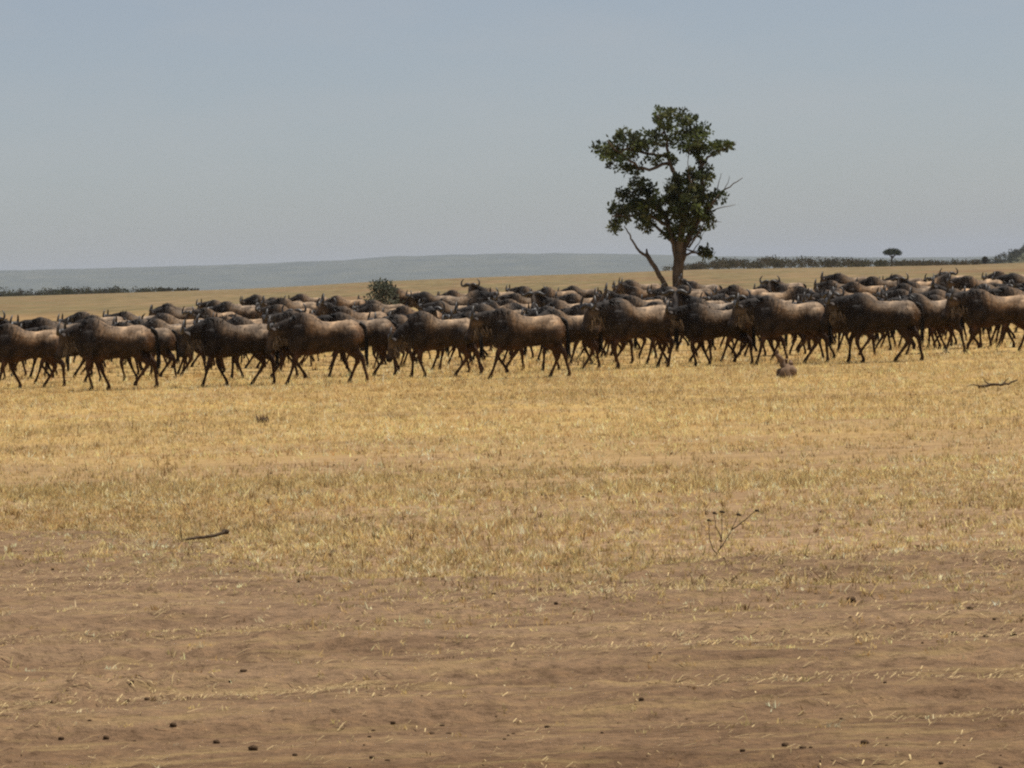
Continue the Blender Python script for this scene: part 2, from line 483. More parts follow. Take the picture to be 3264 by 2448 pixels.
def make_grass(name, ntuft, y0, y1, per, hgt, wid, spread, two):
    x, y = scatter(ntuft, y0, y1)
    k = rng.random(ntuft) < grass_density(x, y)
    x, y = x[k], y[k]
    n = len(x)
    cnt = rng.integers(max(2, per // 2), per + per // 2 + 1, n)
    idx = np.repeat(np.arange(n), cnt); m = len(idx)
    hs = (0.55 + 0.9 * fbm(x / 2.0, y / 2.0, 81, 3)) * (0.5 + 1.1 * rng.random(n) ** 1.5) * (0.72 + 0.28 * sstep(-2, 4, track_dist(x, y))) * (0.55 + 0.45 * sstep(13, 22, y))
    tone = rng.integers(0, len(GOLD), n)
    bx = x[idx] + rng.normal(0, spread, m); by = y[idx] + rng.normal(0, spread, m)
    bz = surf_z(bx, by) - 0.001
    a = rng.random(m) * 2 * np.pi
    lean = rng.random(m) ** 0.8 * 0.95
    d = np.stack([np.cos(a) * lean, np.sin(a) * lean, np.ones(m)], 1); d /= np.linalg.norm(d, axis=1)[:, None]
    fa = rng.random(m) * np.pi
    fc = np.stack([np.cos(fa), 0.5 * np.sin(fa), 0 * fa], 1)
    L = hgt * hs[idx] * (0.5 + 0.9 * rng.random(m))
    tall = rng.random(m) < 0.02
    L = np.where(tall, L * 2.3, L)
    bend = d * np.array([1, 1, 0]) * (L * 0.35 * rng.random(m))[:, None] - np.array([0, 0, 1]) * (L * 0.22 * rng.random(m))[:, None]
    v, fcs, k5 = blades(np.stack([bx, by, bz], 1), d, L, wid * (0.6 + 0.8 * rng.random(m)), fc, bend, two)
    bright = 0.56 + 0.78 * rng.random(n)
    base = GOLD[tone[idx]] * (bright[idx] * (0.85 + 0.3 * rng.random(m)))[:, None]
    base = np.where((rng.random(n) < .07)[idx][:, None], base * np.array([.34, .28, .26]), base)
    base = base * (0.94 + 0.22 * sstep(.36, .64, fbm(bx / 6.0, by / 3.5, 121, 4)))[:, None]
    base = np.minimum(base, 0.9)
    orange = sstep(0.5, 0.62, fbm(bx / 2.5, by / 1.8, 91, 3))[:, None]
    base = base * (1 - 0.22 * orange * (rng.random(m) < .5)[:, None] * np.array([0.25, 0.6, 0.8]))
    grn = (sstep(0.58, 0.72, fbm(bx / 3.5, by / 2.5, 95, 3)) * (rng.random(m) < .2))[:, None]
    base = base * (1 - grn * np.array([0.05, 0.03, 0.08]))
    return v, fcs, np.repeat(base, k5, 0)
parts = [make_grass('a', 70000, 9.5, 33, 7, 0.050, 0.0065, 0.018, True),
         make_grass('b', 82000, 31, 68, 5, 0.062, 0.0105, 0.03, False),
         make_grass('c', 30000, 66, 135, 6, 0.11, 0.022, 0.07, False)]
off = 0; V = []; F = []; Cc = []
for v, f_, c in parts:
    V.append(v); F.append(f_ + off); Cc.append(c); off += len(v)
grass = obj('dry_grass', mesh_np('dry_grass', np.concatenate(V), np.concatenate(F), M_GRASS, False, np.concatenate(Cc)))
tag(grass, 'short dry golden grass covering the plain between track and herd', 'grass', kind='stuff')

# straw lying on the soil
def straw(n, y0, y1):
    x, y = scatter(n, y0, y1)
    k = rng.random(n) < (0.12 + 0.88 * sstep(0.46, 0.66, fbm(x / 1.4, y / .7, 101, 4)))
    x, y = x[k], y[k]; m = len(x)
    a = rng.normal(0, 0.6, m); L = 0.02 + 0.10 * rng.random(m) ** 2.5; w = 0.0025 + 0.0045 * rng.random(m)
    dx, dy = np.cos(a), np.sin(a)
    p0 = np.stack([x, y, surf_z(x, y) + 0.006], 1)
    x2, y2 = x + dx * L, y + dy * L
    p2 = np.stack([x2, y2, surf_z(x2, y2) + 0.006 + 0.012 * rng.random(m)], 1)
    pm = (p0 + p2) / 2 + np.stack([rng.normal(0, .004, m), rng.normal(0, .004, m), 0.006 + 0.008 * rng.random(m)], 1)
    s = np.stack([-dy, dx, 0 * a], 1) * w[:, None] / 2
    v = np.stack([p0 - s, p0 + s, pm + s, pm - s, p2], 1).reshape(-1, 3)
    i = np.arange(m) * 5
    f_ = np.stack([np.stack([i, i + 1, i + 2], 1), np.stack([i, i + 2, i + 3], 1), np.stack([i + 3, i + 2, i + 4], 1)], 1).reshape(-1, 3)
    c = np.array([0.52, 0.39, 0.20]) * (0.55 + 0.75 * rng.random(m) ** 2)[:, None]
    return v, f_, np.repeat(c, 5, 0)
v, f_, c = straw(60000, 9.5, 32)
tag(obj('straw_litter', mesh_np('straw_litter', v, f_, M_STRAW, False, c)), 'pale bits of straw strewn over the bare brown track', 'straw', kind='stuff')

# small dark droppings and clods (too many and too small to pick apart)
g = Geo()
x, y = scatter(5200, 9.5, 38)
den = np.where(y < 14.5, 0.3, 0.09) * (0.2 + 1.3 * sstep(0.42, 0.62, fbm(x / 1.5, y / 1.0, 111, 3)))
den = den + 0.5 * np.exp(-((x - 2.6) / .5) ** 2 - ((y - 17.6) / .9) ** 2)
k = rng.random(len(x)) < den
x, y = x[k], y[k]; z = surf_z(x, y)
for i in range(len(x)):
    s = 0.005 + 0.009 * random.random() ** 2
    g.blob((x[i], y[i], z[i] + s * .35), (s * random.uniform(1, 1.5), s * random.uniform(.9, 1.3), s * .75), 6, 0.35, i)
tag(obj('droppings', g.mesh('droppings', M_DUNG)), 'tiny dark droppings and clods scattered over the foreground soil', 'droppings', kind='stuff')

# ------------------------------------------------------------------ foliage helper
def leaf_cloud(centres, radii, per, size, tones, seed=0, flat=1.0, shell=0.5):
    """many small bent leaves spread through ball shaped clumps; returns v, f, colour"""
    rg = np.random.default_rng(seed)
    centres = np.asarray(centres, float); radii = np.asarray(radii, float)
    n = len(centres); idx = np.repeat(np.arange(n), per); m = len(idx)
    d = rg.normal(size=(m, 3)); d /= np.linalg.norm(d, axis=1)[:, None]
    rad = rg.random(m) ** shell
    p = centres[idx] + d * (radii[idx] * rad)[:, None] * np.array([1, 1, flat])
    up = d * 0.7 + rg.normal(size=(m, 3)) * 0.6 + np.array([0, 0, 0.25])
    up /= np.linalg.norm(up, axis=1)[:, None]
    sd_ = np.cross(up, rg.normal(size=(m, 3))); sd_ /= np.linalg.norm(sd_, axis=1)[:, None] + 1e-9
    nrm = np.cross(up, sd_)
    L = size * (0.6 + 0.8 * rg.random(m)); W = L * 0.55
    v = np.stack([p, p + up * (L * .5)[:, None] + sd_ * (W * .5)[:, None] + nrm * (L * .1)[:, None],
                  p + up * L[:, None], p + up * (L * .5)[:, None] - sd_ * (W * .5)[:, None] + nrm * (L * .1)[:, None]], 1).reshape(-1, 3)
    i = np.arange(m) * 4
    f_ = np.stack([np.stack([i, i + 1, i + 2], 1), np.stack([i, i + 2, i + 3], 1)], 1).reshape(-1, 3)
    tones = np.asarray(tones, float)
    ct = tones[rg.integers(0, len(tones), n)]
    c = ct[idx] * (0.75 + 0.5 * rg.random(m))[:, None]
    return v, f_, np.repeat(c, 4, 0)

# ------------------------------------------------------------------ far woodland and scrub (read as one mass each)
def far_mass(name, label, cat, spots, tones, leaf, per, seed):
    cen = []; rad = []
    rg = random.Random(seed)
    for (px, Y_, h, w) in spots:
        x = (px - 1632) / FPX * Y_
        z0 = tz(x, Y_)
        for _ in range(rg.randint(3, 5)):
            cen.append((x + rg.uniform(-.5, .5) * w, Y_ + rg.uniform(-.5, .5) * w, z0 + h * rg.uniform(.25, .8)))
            rad.append(w * rg.uniform(.28, .45))
    v, f_, c = leaf_cloud(cen, rad, per, leaf, tones, seed, 0.75, 0.6)
    tag(obj(name, mesh_np(name, v, f_, M_LEAF, False, c)), label, cat, kind='stuff')
OLIVE = [(0.045, 0.05, 0.028), (0.06, 0.062, 0.034), (0.075, 0.07, 0.04), (0.05, 0.045, 0.03)]
rg = random.Random(3)
sp = []
for i in range(330):
    px = rg.uniform(-900, 640)
    t = 1 if px < 350 else max(0.15, 1 - (px - 350) / 300)
    sp.append((px, rg.uniform(985, 1180), rg.uniform(1.1, 2.5) * t + (1.3 if rg.random() < .05 else 0), rg.uniform(3.0, 5.0) * (0.5 + .5 * t)))
far_mass('distant_woodland', 'low dark line of bushland on the plain at far left', 'woodland', sp, OLIVE, 0.6, 24, 5)
sp = []
for i in range(170):
    px = rg.uniform(2150, 3120)
    t = math.exp(-((px - 2470) / 330) ** 2) * 0.75 + 0.25
    if px < 2230: t *= .5
    if px > 2950: t *= .55
    sp.append((px, rg.uniform(890, 980), rg.uniform(1.7, 3.5) * t, rg.uniform(2.6, 4.8)))
far_mass('distant_scrub', 'band of dark olive scrub along the horizon right of the tall tree', 'scrub', sp, [(0.06, 0.055, 0.03), (0.085, 0.07, 0.04), (0.07, 0.062, 0.03), (0.10, 0.078, 0.045)], 0.5, 30, 6)
sp = []
for i in range(330):
    px = rg.uniform(3120, 4100)
    Y_ = rg.uniform(1900, 2650)
    sp.append((px, Y_, rg.uniform(3, 6), rg.uniform(5, 9)))
far_mass('hillside_trees', 'hazy dark trees covering the low rise at far right', 'trees', sp, OLIVE, 1.3, 26, 7)

# ------------------------------------------------------------------ trees
def branch(g, pts, r0, r1, n=8, sub=4, wob=0.0, seed=0):
    pts = np.asarray(pts, float)
    p = catmull(pts, sub)
    rg_ = np.random.default_rng(seed)
    if wob: p[1:-1] += rg_.normal(0, wob, (len(p) - 2, 3))
    t = np.linspace(0, 1, len(p)) ** 0.85
    g.tube(p, r0 + (r1 - r0) * t, n)

# tall tree behind the herd
TY = 140.0
TB = at(2166, 1003, TY); TB.z = tz(TB.x, TY)
tree = empty('savanna_tree', TB)
tag(tree, 'tall leafy tree with dark forked trunk rising behind the herd', 'tree')
def T(px, py, dy=0.0):
    p = at(px, py, TY) - TB
    return (p.x, p.y + dy, p.z)
g = Geo()
base = T(2170, 1003)
g.tube([(base[0] - .02, 0, -0.15), (base[0], 0, .25), T(2163, 930), T(2160, 880), T(2163, 840), T(2165, 805)],
       [.44, .33, .255, .235, .23, .22], 14, sub=4)
obj('trunk', g.mesh('trunk', M_BARK), tree)
limbs = [  # (points px,py,depth), r0, r1
    ([(2162, 838, 0), (2142, 755, .1), (2120, 690, .25), (2085, 640, .4), (2040, 600, .5)], .17, .06),
    ([(2165, 836, 0), (2172, 740, -.2), (2180, 650, -.3), (2150, 560, -.2), (2130, 500, 0), (2125, 430, .1)], .19, .05),
    ([(2168, 838, 0), (2200, 750, .25), (2225, 680, .4), (2240, 600, .4), (2235, 520, .5), (2215, 430, .4)], .17, .045),
    ([(2130, 500, 0), (2080, 490, .3), (2020, 480, .4), (1950, 475, .5)], .09, .03),
    ([(2135, 520, 0), (2050, 540, -.4), (1990, 500, -.6), (1935, 450, -.7)], .08, .03),
    ([(2232, 540, .5), (2270, 490, .6), (2330, 465, .7)], .08, .025),
    ([(2125, 440, .1), (2110, 400, .1), (2090, 365, 0)], .06, .02),
    ([(2215, 440, .4), (2200, 400, .3), (2170, 365, .2)], .06, .02),
    ([(2130, 715, .2), (2070, 690, -.3), (2000, 690, -.5), (1950, 690, -.6)], .10, .03),
    ([(2150, 770, 0), (2090, 720, .6), (2030, 660, .9)], .10, .03),
    ([(2205, 740, .2), (2260, 660, -.3), (2290, 620, -.4)], .09, .03),
    ([(2180, 650, -.3), (2200, 600, -.8), (2190, 560, -1.1)], .10, .03),
    ([(2175, 700, 0), (2165, 640, .8), (2180, 590, 1.2)], .10, .03),
]
for i, (pts, r0, r1) in enumerate(limbs):
    g = Geo(); branch(g, [T(*p) for p in pts], r0, r1, 8, 4, 0.03, i)
    obj('limb', g.mesh('limb', M_BARK), tree)
# bare twigs on the right
twigs = [
    ([(2240, 640, .3), (2300, 610, .2), (2340, 585, .2), (2368, 566, .2)], .05, .016),
    ([(2275, 620, .2), (2292, 585, .2), (2300, 552, .2)], .03, .010),
    ([(2310, 604, .2), (2322, 580, .3), (2326, 560, .3)], .02, .008),
    ([(2235, 690, .3), (2290, 665, .2), (2345, 652, .2)], .04, .010),
    ([(2225, 700, .3), (2255, 700, .2), (2300, 708, .1)], .04, .010),
    ([(2195, 790, .1), (2225, 740, -.2), (2250, 700, -.3), (2262, 668, -.3)], .05, .014),
    ([(2200, 770, .1), (2240, 735, .3), (2270, 722, .4)], .04, .012),
    ([(2178, 820, 0), (2205, 805, -.2), (2235, 808, -.3), (2258, 812, -.3)], .07, .02),
    ([(2205, 805, .1), (2228, 775, .2), (2246, 738, .3)], .03, .009),
]
for i, (pts, r0, r1) in enumerate(twigs):
    g = Geo(); branch(g, [T(*p) for p in pts], r0, r1, 6, 3, 0.015, 50 + i)
    obj('bare_branch', g.mesh('bare_branch', M_BARK), tree)
# foliage lobes: px, py, rx, ry, depth centre (m), number of clumps
lobes = [
    (2150, 385, 58, 32, 0, 22), (2205, 405, 45, 36, .3, 18), (2110, 358, 26, 12, -.1, 6), (2240, 425, 22, 26, .3, 8),
    (2130, 430, 40, 28, .2, 12), (2185, 455, 55, 26, -.2, 16), (2230, 475, 45, 26, .4, 15), (2285, 466, 35, 18, .6, 9), (2325, 456, 16, 11, .7, 4),
    (2060, 455, 50, 30, .3, 17), (2000, 465, 48, 38, .3, 20), (1945, 470, 34, 36, .3, 12), (1908, 475, 14, 20, .4, 5),
    (1975, 515, 50, 24, -.2, 13), (2020, 530, 36, 18, .1, 8), (2070, 425, 24, 14, .4, 5), (1985, 425, 28, 12, .2, 5), (2090, 510, 26, 10, .2, 4),
    (2135, 510, 16, 22, 0, 5), (2240, 515, 22, 14, .4, 5), (2255, 555, 16, 20, .3, 6),
    (2215, 580, 46, 34, .2, 18), (2170, 610, 46, 46, -.3, 24), (2225, 640, 46, 46, .2, 24), (2190, 690, 50, 40, 0, 22), (2150, 650, 34, 36, .5, 13), (2290, 630, 20, 16, .2, 6), (2245, 690, 24, 20, .2, 7),
    (2040, 590, 30, 20, .4, 8), (2065, 625, 46, 40, .3, 20), (2015, 640, 40, 34, .2, 15), (2090, 670, 50, 36, -.3, 18), (2020, 690, 52, 28, -.2, 17), (1968, 672, 30, 18, -.3, 9), (1960, 722, 18, 18, -.4, 6), (1985, 618, 20, 12, .2, 4), (2060, 715, 30, 14, 0, 5),
    (2210, 735, 26, 18, .2, 6), (2175, 745, 30, 18, -.3, 8), (2185, 660, 40, 40, -.8, 14), (2150, 590, 26, 26, -.4, 7), (2240, 806, 20, 8, -.3, 4), (2253, 812, 10, 8, -.3, 3), (2262, 722, 10, 8, .4, 2), (2130, 740, 16, 12, .2, 3),
]
cen = []; rad = []
rg = random.Random(17)
for (px, py, rx, ry, dp, n) in lobes:
    for _ in range(max(2, round(n * (1.0 if py < 540 else 1.18)))):
        a = rg.uniform(0, 2 * math.pi); q = math.sqrt(rg.random())
        c0 = T(px + rx * q * math.cos(a), py + ry * q * math.sin(a), dp + rg.uniform(-1.15, 1) * min(1.3, rx / 72.5 * 1.5))
        cen.append(c0); rad.append(rg.uniform(0.12, 0.27))
v, f_, c = leaf_cloud(cen, rad, 26, 0.175, [(0.05, 0.065, 0.03), (0.07, 0.085, 0.035), (0.10, 0.12, 0.042), (0.055, 0.062, 0.035), (0.13, 0.14, 0.065)], 8, 0.8, 0.5)
crown = obj('crown', mesh_np('crown', v, f_, M_LEAF, False, c), tree)
# fine twigs inside the crown, each clump hangs on one
g = Geo(); rg = random.Random(5)
allp = np.concatenate([catmull(np.array([T(*p) for p in L[0]]), 4) for L in limbs])
for c0 in cen[::2]:
    d = np.linalg.norm(allp - np.array(c0), axis=1); k = int(np.argmin(d))
    if d[k] < 2.2:
        mid = (allp[k] + np.array(c0)) / 2 + np.array([rg.uniform(-.1, .1), rg.uniform(-.1, .1), -.06])
        g.tube([allp[k], mid, c0], [.022, .016, .008], 4)
obj('twigs', g.mesh('twigs', M_BARK), tree)['kind'] = 'stuff'

# dead leaning sapling left of the trunk
sb = at(2132, 1003, TY - 0.8); sb.z = tz(sb.x, sb.y)
sap = empty('dead_sapling', sb)
tag(sap, 'thin leaning dead stem standing just left of the tall tree trunk', 'dead sapling')
def S(px, py, dy=0):
    p = at(px, py, TY - 0.8) - sb
    return (p.x, p.y + dy, p.z)
g = Geo(); branch(g, [(0, 0, -.1), S(2128, 930), S(2110, 890), S(2085, 850), S(2062, 812)], .13, .10, 8, 4, .01, 1)
obj('stem', g.mesh('stem', M_BARK), sap)
g = Geo(); branch(g, [S(2066, 818), S(2040, 802), S(2020, 775), S(2005, 745), S(1990, 720)], .075, .025, 6, 4, .015, 2)
obj('thin_top', g.mesh('thin_top', M_BARK), sap)
g = Geo(); branch(g, [S(2066, 820), S(2062, 806), S(2061, 793)], .085, .035, 6, 2, 0, 3)
obj('broken_stub', g.mesh('broken_stub', M_BARK), sap)

# umbrella acacia far off
AY = 930.0
ab = at(2842, 852, AY); ab.z = tz(ab.x, AY)
ac = empty('acacia_tree', ab)
tag(ac, 'small far flat-topped acacia on the horizon at right', 'tree')
def Ac(px, py, dy=0):
    p = at(px, py, AY) - ab
    return (p.x, p.y + dy, p.z)
g = Geo()
g.tube([(0, 0, -.3), Ac(2842, 838), Ac(2843, 824), Ac(2845, 815)], [.34, .26, .22, .2], 8, sub=3)
for i, (px, py, dy) in enumerate([(2824, 808, -.5), (2838, 803, 1.2), (2856, 803, -1.0), (2868, 809, .5)]):
    branch(g, [Ac(2844, 824), Ac((2844 + px) / 2, 813, dy / 2), Ac(px, py, dy)], .16, .05, 6, 3)
obj('trunk', g.mesh('trunk', M_BARK), ac)
cen = []; rad = []; rg = random.Random(9)
for _ in range(120):
    a = rg.uniform(0, 2 * math.pi); q = math.sqrt(rg.random())
    top = 793 + 12 * (q ** 2.2)
    cen.append(Ac(2845 + 28 * q * math.cos(a), rg.uniform(top, 813 - 2 * q), 2.5 * q * math.sin(a))); rad.append(rg.uniform(.25, .5))
v, f_, c = leaf_cloud(cen, rad, 26, 0.3, [(0.035, 0.045, 0.025), (0.05, 0.06, 0.03), (0.06, 0.065, 0.035)], 12, 0.6)
obj('crown', mesh_np('crown', v, f_, M_LEAF, False, c), ac)

def bush(name, label, px, py_base, Y_, w, h, tones, leaf, nclump, per, seed, flat=.8):
    b = at(px, py_base, Y_); b.z = tz(b.x, Y_)
    e = empty(name, b); tag(e, label, 'bush')
    rg = random.Random(seed); cen = []; rad = []
    g = Geo()
    for i in range(nclump):
        a = rg.uniform(0, 2 * math.pi); q = math.sqrt(rg.random()); zz = rg.random() ** .8
        rr_ = (1 - .75 * zz ** 2.2) * (0.45 + .55 * min(1, zz * 4))
        c0 = (w / 2 * q * math.cos(a) * rr_, w / 2 * q * math.sin(a) * rr_, h * (.12 + .8 * zz))
        cen.append(c0); rad.append(w * rg.uniform(.09, .17))
        if i % 3 == 0: g.tube([(c0[0] * .1, c0[1] * .1, -.05), (c0[0] * .5, c0[1] * .5, c0[2] * .6), c0], [.03 * w, .02 * w, .006 * w], 5)
    obj('stems', g.mesh('stems', M_BARK), e)
    v, f_, c = leaf_cloud(cen, rad, per, leaf, tones, seed, flat)
    obj('foliage', mesh_np('foliage', v, f_, M_LEAF, False, c), e)
    return e
bush('leafy_bush', 'grey-green bush poking up behind the herd left of centre', 1222, 1060, 108.0, 1.6, 1.72, [(0.075, 0.082, 0.055), (0.10, 0.108, 0.078), (0.14, 0.142, 0.105)], .10, 60, 26, 21)
bush('distant_bush', 'lone dark bush on the skyline at the foot of the right-hand rise', 3140, 846, 960.0, 2.6, 2.1, OLIVE, .35, 26, 22, 22)
bush('distant_shrub', 'small dark shrub on the horizon left of the far acacia', 2797, 852, 900.0, 1.8, 1.6, OLIVE, .28, 20, 20, 23)

# ------------------------------------------------------------------ wildebeest
def ik(A_, F_, l1, l2, sgn):
    dx, dz = F_[0] - A_[0], F_[1] - A_[1]
    d = min(math.hypot(dx, dz), (l1 + l2) * .999)
    a = math.acos(max(-1, min(1, (l1 * l1 + d * d - l2 * l2) / (2 * l1 * d))))
    b = math.atan2(dz, dx) + sgn * a
    return (A_[0] + l1 * math.cos(b), A_[1] + l1 * math.sin(b))
HEADS = {   # neck end (x, z) and head pitch below horizontal
    'level': ((0.91, 1.10), 64),
    'low': ((0.89, 1.00), 70),
    'grazing': ((0.93, 0.76), 74),
    'raised': ((0.82, 1.33), 50),
    'turned': ((0.82, 1.33), 56),
}
GAITS = [  # (dx, lift) for front near/far, hind near/far
    [(.22, 0), (-.22, 0), (-.20, 0), (.20, 0)],
    [(-.06, 0), (.20, .02), (.24, 0), (-.26, 0)],
    [(.27, 0), (-.08, .10), (-.28, 0), (.06, 0)],
    [(.02, 0), (-.26, 0), (.12, .07), (-.22, 0)],
    [(.05, 0), (-.05, 0), (-.06, 0), (.05, 0)],
]
def tmp_eval(me, voxel):
    o = bpy.data.objects.new('tmp', me); COL.objects.link(o)
    m = o.modifiers.new('r', 'REMESH'); m.mode = 'VOXEL'; m.voxel_size = voxel
    s = o.modifiers.new('s', 'SMOOTH'); s.factor = .5; s.iterations = 3
    dg = bpy.context.evaluated_depsgraph_get()
    out = bpy.data.meshes.new_from_object(o.evaluated_get(dg))
    bpy.data.objects.remove(o); bpy.data.meshes.remove(me)
    return out
def hair(base, dirs, L, W, mat, name, seed):
    rg_ = np.random.default_rng(seed)
    n = len(base)
    fc = np.cross(dirs, rg_.normal(size=(n, 3))); fc /= np.linalg.norm(fc, axis=1)[:, None] + 1e-9
    v, f_, _ = blades(np.asarray(base), np.asarray(dirs), L, W, fc, None, True)
    return mesh_np(name, v, f_, mat, False)
def unit(a):
    a = np.asarray(a, float); return a / (np.linalg.norm(a, axis=-1, keepdims=True) + 1e-9)

def build_variant(gait, head, seed):
    rg_ = np.random.default_rng(seed)
    (nx, nz), pitch = HEADS[head]
    side = (0, 1, 0)
    G = Geo()
    # trunk: x, z centre, half width, half height
    tr = [(-.72, .99, .04, .05), (-.68, .97, .11, .15), (-.58, .94, .160, .235), (-.42, .915, .185, .26), (-.18, .882, .20, .27),
          (.06, .872, .21, .30), (.26, .895, .212, .37), (.42, .94, .20, .395), (.54, .965, .165, .37), (.64, .98, .115, .28), (.70, .98, .05, .12)]
    G.tube([(x, 0, z) for x, z, _, _ in tr], [(w, h) for _, _, w, h in tr], 20, side, sub=3)
    # neck
    nb = np.array([.40, 1.05]); ne = np.array([nx, nz]); nm = nb * .45 + ne * .55 + np.array([0, .03 if head != 'raised' else -.02])
    G.tube([(nb[0], 0, nb[1]), (nm[0], 0, nm[1]), (ne[0], 0, ne[1]), (ne[0] + .05, 0, ne[1] - .01)], [(.15, .25), (.115, .185), (.085, .135), (.05, .08)], 16, side, sub=4)
    # head
    p = R(pitch); hd = np.array([math.cos(p), -math.sin(p)]); hu = np.array([math.sin(p), math.cos(p)])
    h0 = ne + hu * .03 - hd * .06
    hp = [(-.05, .05, .06, 0), (.03, .085, .105, 0), (.13, .085, .105, -.005), (.24, .065, .085, -.005), (.35, .058, .072, 0), (.43, .066, .072, 0), (.48, .058, .060, .0), (.505, .03, .035, 0)]
    hpts = [h0 + hd * d + hu * o for d, _, _, o in hp]
    G.tube([(q[0], 0, q[1]) for q in hpts], [(w, h) for _, w, h, _ in hp], 14, side, sub=3)
    # legs
    for k, s in ((0, 1), (1, -1)):
        dx, lift = GAITS[gait][k]
        el = (.385 + dx * .12, .74); F_ = (.42 + dx, .055 + lift)
        kn = ik(el, F_, .33, .385, 1)
        if lift > .05: F_ = (kn[0] - .16, kn[1] - .30)
        y1, y2 = .155 * s, .10 * s
        fx = 1 if lift <= .05 else -.4
        G.tube([(.44, .13 * s, 1.08), (.43, y1, .92), (el[0], y1 * .95, el[1]), ((el[0] + kn[0]) / 2, y2 * 1.1, (el[1] + kn[1]) / 2), (kn[0], y2, kn[1]), ((kn[0] + F_[0]) / 2, y2, (kn[1] + F_[1]) / 2), (F_[0], y2, F_[1] + .03), (F_[0] + .03 * fx, y2, F_[1] - .05)],
               [(.07, .13), (.08, .145), (.074, .115), (.052, .07), (.040, .046), (.026, .029), (.031, .036), (.036, .048)], 10, side, sub=3)
    for k, s in ((2, 1), (3, -1)):
        dx, lift = GAITS[gait][k]
        st = (-.37 + dx * .25, .71); F_ = (-.50 + dx, .055 + lift)
        hk = ik(st, F_, .35, .42, -1)
        y1, y2 = .155 * s, .10 * s
        G.tube([(-.46, .10 * s, 1.02), (-.46 + dx * .1, y1, .88), (st[0] - .05, y1, st[1] + .02), ((st[0] + hk[0]) / 2 - .01, y2 * 1.1, (st[1] + hk[1]) / 2), (hk[0], y2, hk[1]), ((hk[0] + F_[0]) / 2, y2, (hk[1] + F_[1]) / 2), (F_[0], y2, F_[1] + .03), (F_[0] + .03, y2, F_[1] - .05)],
               [(.08, .16), (.10, .19), (.092, .155), (.06, .09), (.039, .054), (.027, .031), (.032, .036), (.036, .048)], 10, side, sub=3)
    turn = 0.0 if head != 'turned' else R(68)
    ct, sn = math.cos(turn), math.sin(turn)
    def tw(p_):
        p_ = np.asarray(p_, float); q = p_ - np.array([ne[0], 0, 0])
        return np.stack([ne[0] + q[..., 0] * ct - q[..., 1] * sn, q[..., 0] * sn + q[..., 1] * ct, q[..., 2]], -1)
    G.v[2] = tw(G.v[2])
    me = tmp_eval(G.mesh('body', None), .017)
    # lumpy muscle, ribs and matted hair
    n = len(me.vertices); co = np.empty(n * 3, np.float32); me.vertices.foreach_get('co', co); co = co.reshape(-1, 3)
    no = np.empty(n * 3, np.float32); me.vertices.foreach_get('normal', no); no = no.reshape(-1, 3)
    kz = sstep(.45, .65, co[:, 2])
    dsp = (fbm(co[:, 0] * 5 + 40, co[:, 2] * 4 + co[:, 1] * 3, seed + 11, 3) - .5) * .045 + (fbm(co[:, 0] * 22, co[:, 2] * 12 + co[:, 1] * 9, seed + 12, 2) - .5) * .010
    co = co + no * (dsp * kz)[:, None]
    me.vertices.foreach_set('co', co.astype(np.float32).ravel()); me.update()
    # coat colours (naturally pale saddle and rump with sunlight painted in, flanks darkened as shade, dark brindled neck, black face, brown legs)
    n = len(me.vertices); co = np.empty(n * 3, np.float32); me.vertices.foreach_get('co', co); co = co.reshape(-1, 3)
    cq = co - np.array([ne[0], 0, 0]); hxy = np.stack([ne[0] + cq[:, 0] * ct + cq[:, 1] * sn, -cq[:, 0] * sn + cq[:, 1] * ct], 1)
    x, y, z = co[:, 0], co[:, 1], co[:, 2]
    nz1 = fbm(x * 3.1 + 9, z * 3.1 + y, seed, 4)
    col = np.tile(np.array([0.034, 0.026, 0.020]), (n, 1))  # flank base, darker than the real coat to paint in shade
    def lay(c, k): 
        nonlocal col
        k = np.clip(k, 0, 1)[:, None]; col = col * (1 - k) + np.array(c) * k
    lay((0.16, 0.114, 0.074), sstep(.88, 1.05, z + .30 * (nz1 - .5)) * sstep(.46, .16, x))  # tan upper body, part coat tone, part painted sunlight
    lay((0.36, 0.272, 0.187), sstep(.94, 1.09, z + .26 * (nz1 - .5)) * sstep(.20, -.22, x + .3 * (nz1 - .5)))  # pale rump and back, brightened in colour as if lit from above
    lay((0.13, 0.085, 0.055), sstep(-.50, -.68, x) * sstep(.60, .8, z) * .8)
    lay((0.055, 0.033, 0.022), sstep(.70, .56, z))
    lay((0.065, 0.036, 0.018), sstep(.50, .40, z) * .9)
    lay((0.030, 0.026, 0.024), sstep(.22, .46, x) * sstep(.62, .8, z) * (1 - .75 * sstep(1.10, 1.27, z) * sstep(.60, .45, x)))  # dark shoulder fades at the top, a painted sunlit hump
    stripe = sstep(.35, .75, .5 + .5 * np.sin(x * 62 + 14 * nz1 + z * 9)) * sstep(.05, .25, x) * sstep(.9, .7, x) * sstep(.72, .9, z)
    lay((0.020, 0.018, 0.018), stripe * .55 * sstep(.3, .7, fbm(x * 5, z * 5, seed + 3, 2)))
    hx = np.stack([hxy[:, 0], z], 1) - h0
    tt = hx @ hd; uu = hx @ hu
    inh = (tt > -.02) & (tt < .56) & (np.abs(uu) < .15) & (np.abs(hxy[:, 1]) < .14) & (x > .58)
    lay((0.05, 0.042, 0.038), np.where(inh, sstep(-.02, .12, tt), 0))
    lay((0.10, 0.082, 0.066), np.where(inh, sstep(.30, .16, tt) * sstep(-.02, .10, tt) * .7, 0))  # forehead painted paler as if the sun struck it
    lay((0.018, 0.016, 0.015), np.where(inh, sstep(.36, .46, tt), 0))
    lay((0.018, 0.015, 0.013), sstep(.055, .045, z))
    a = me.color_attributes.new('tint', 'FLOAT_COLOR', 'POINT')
    c4 = np.ones((n, 4), np.float32); c4[:, :3] = col; a.data.foreach_set('color', c4.ravel())
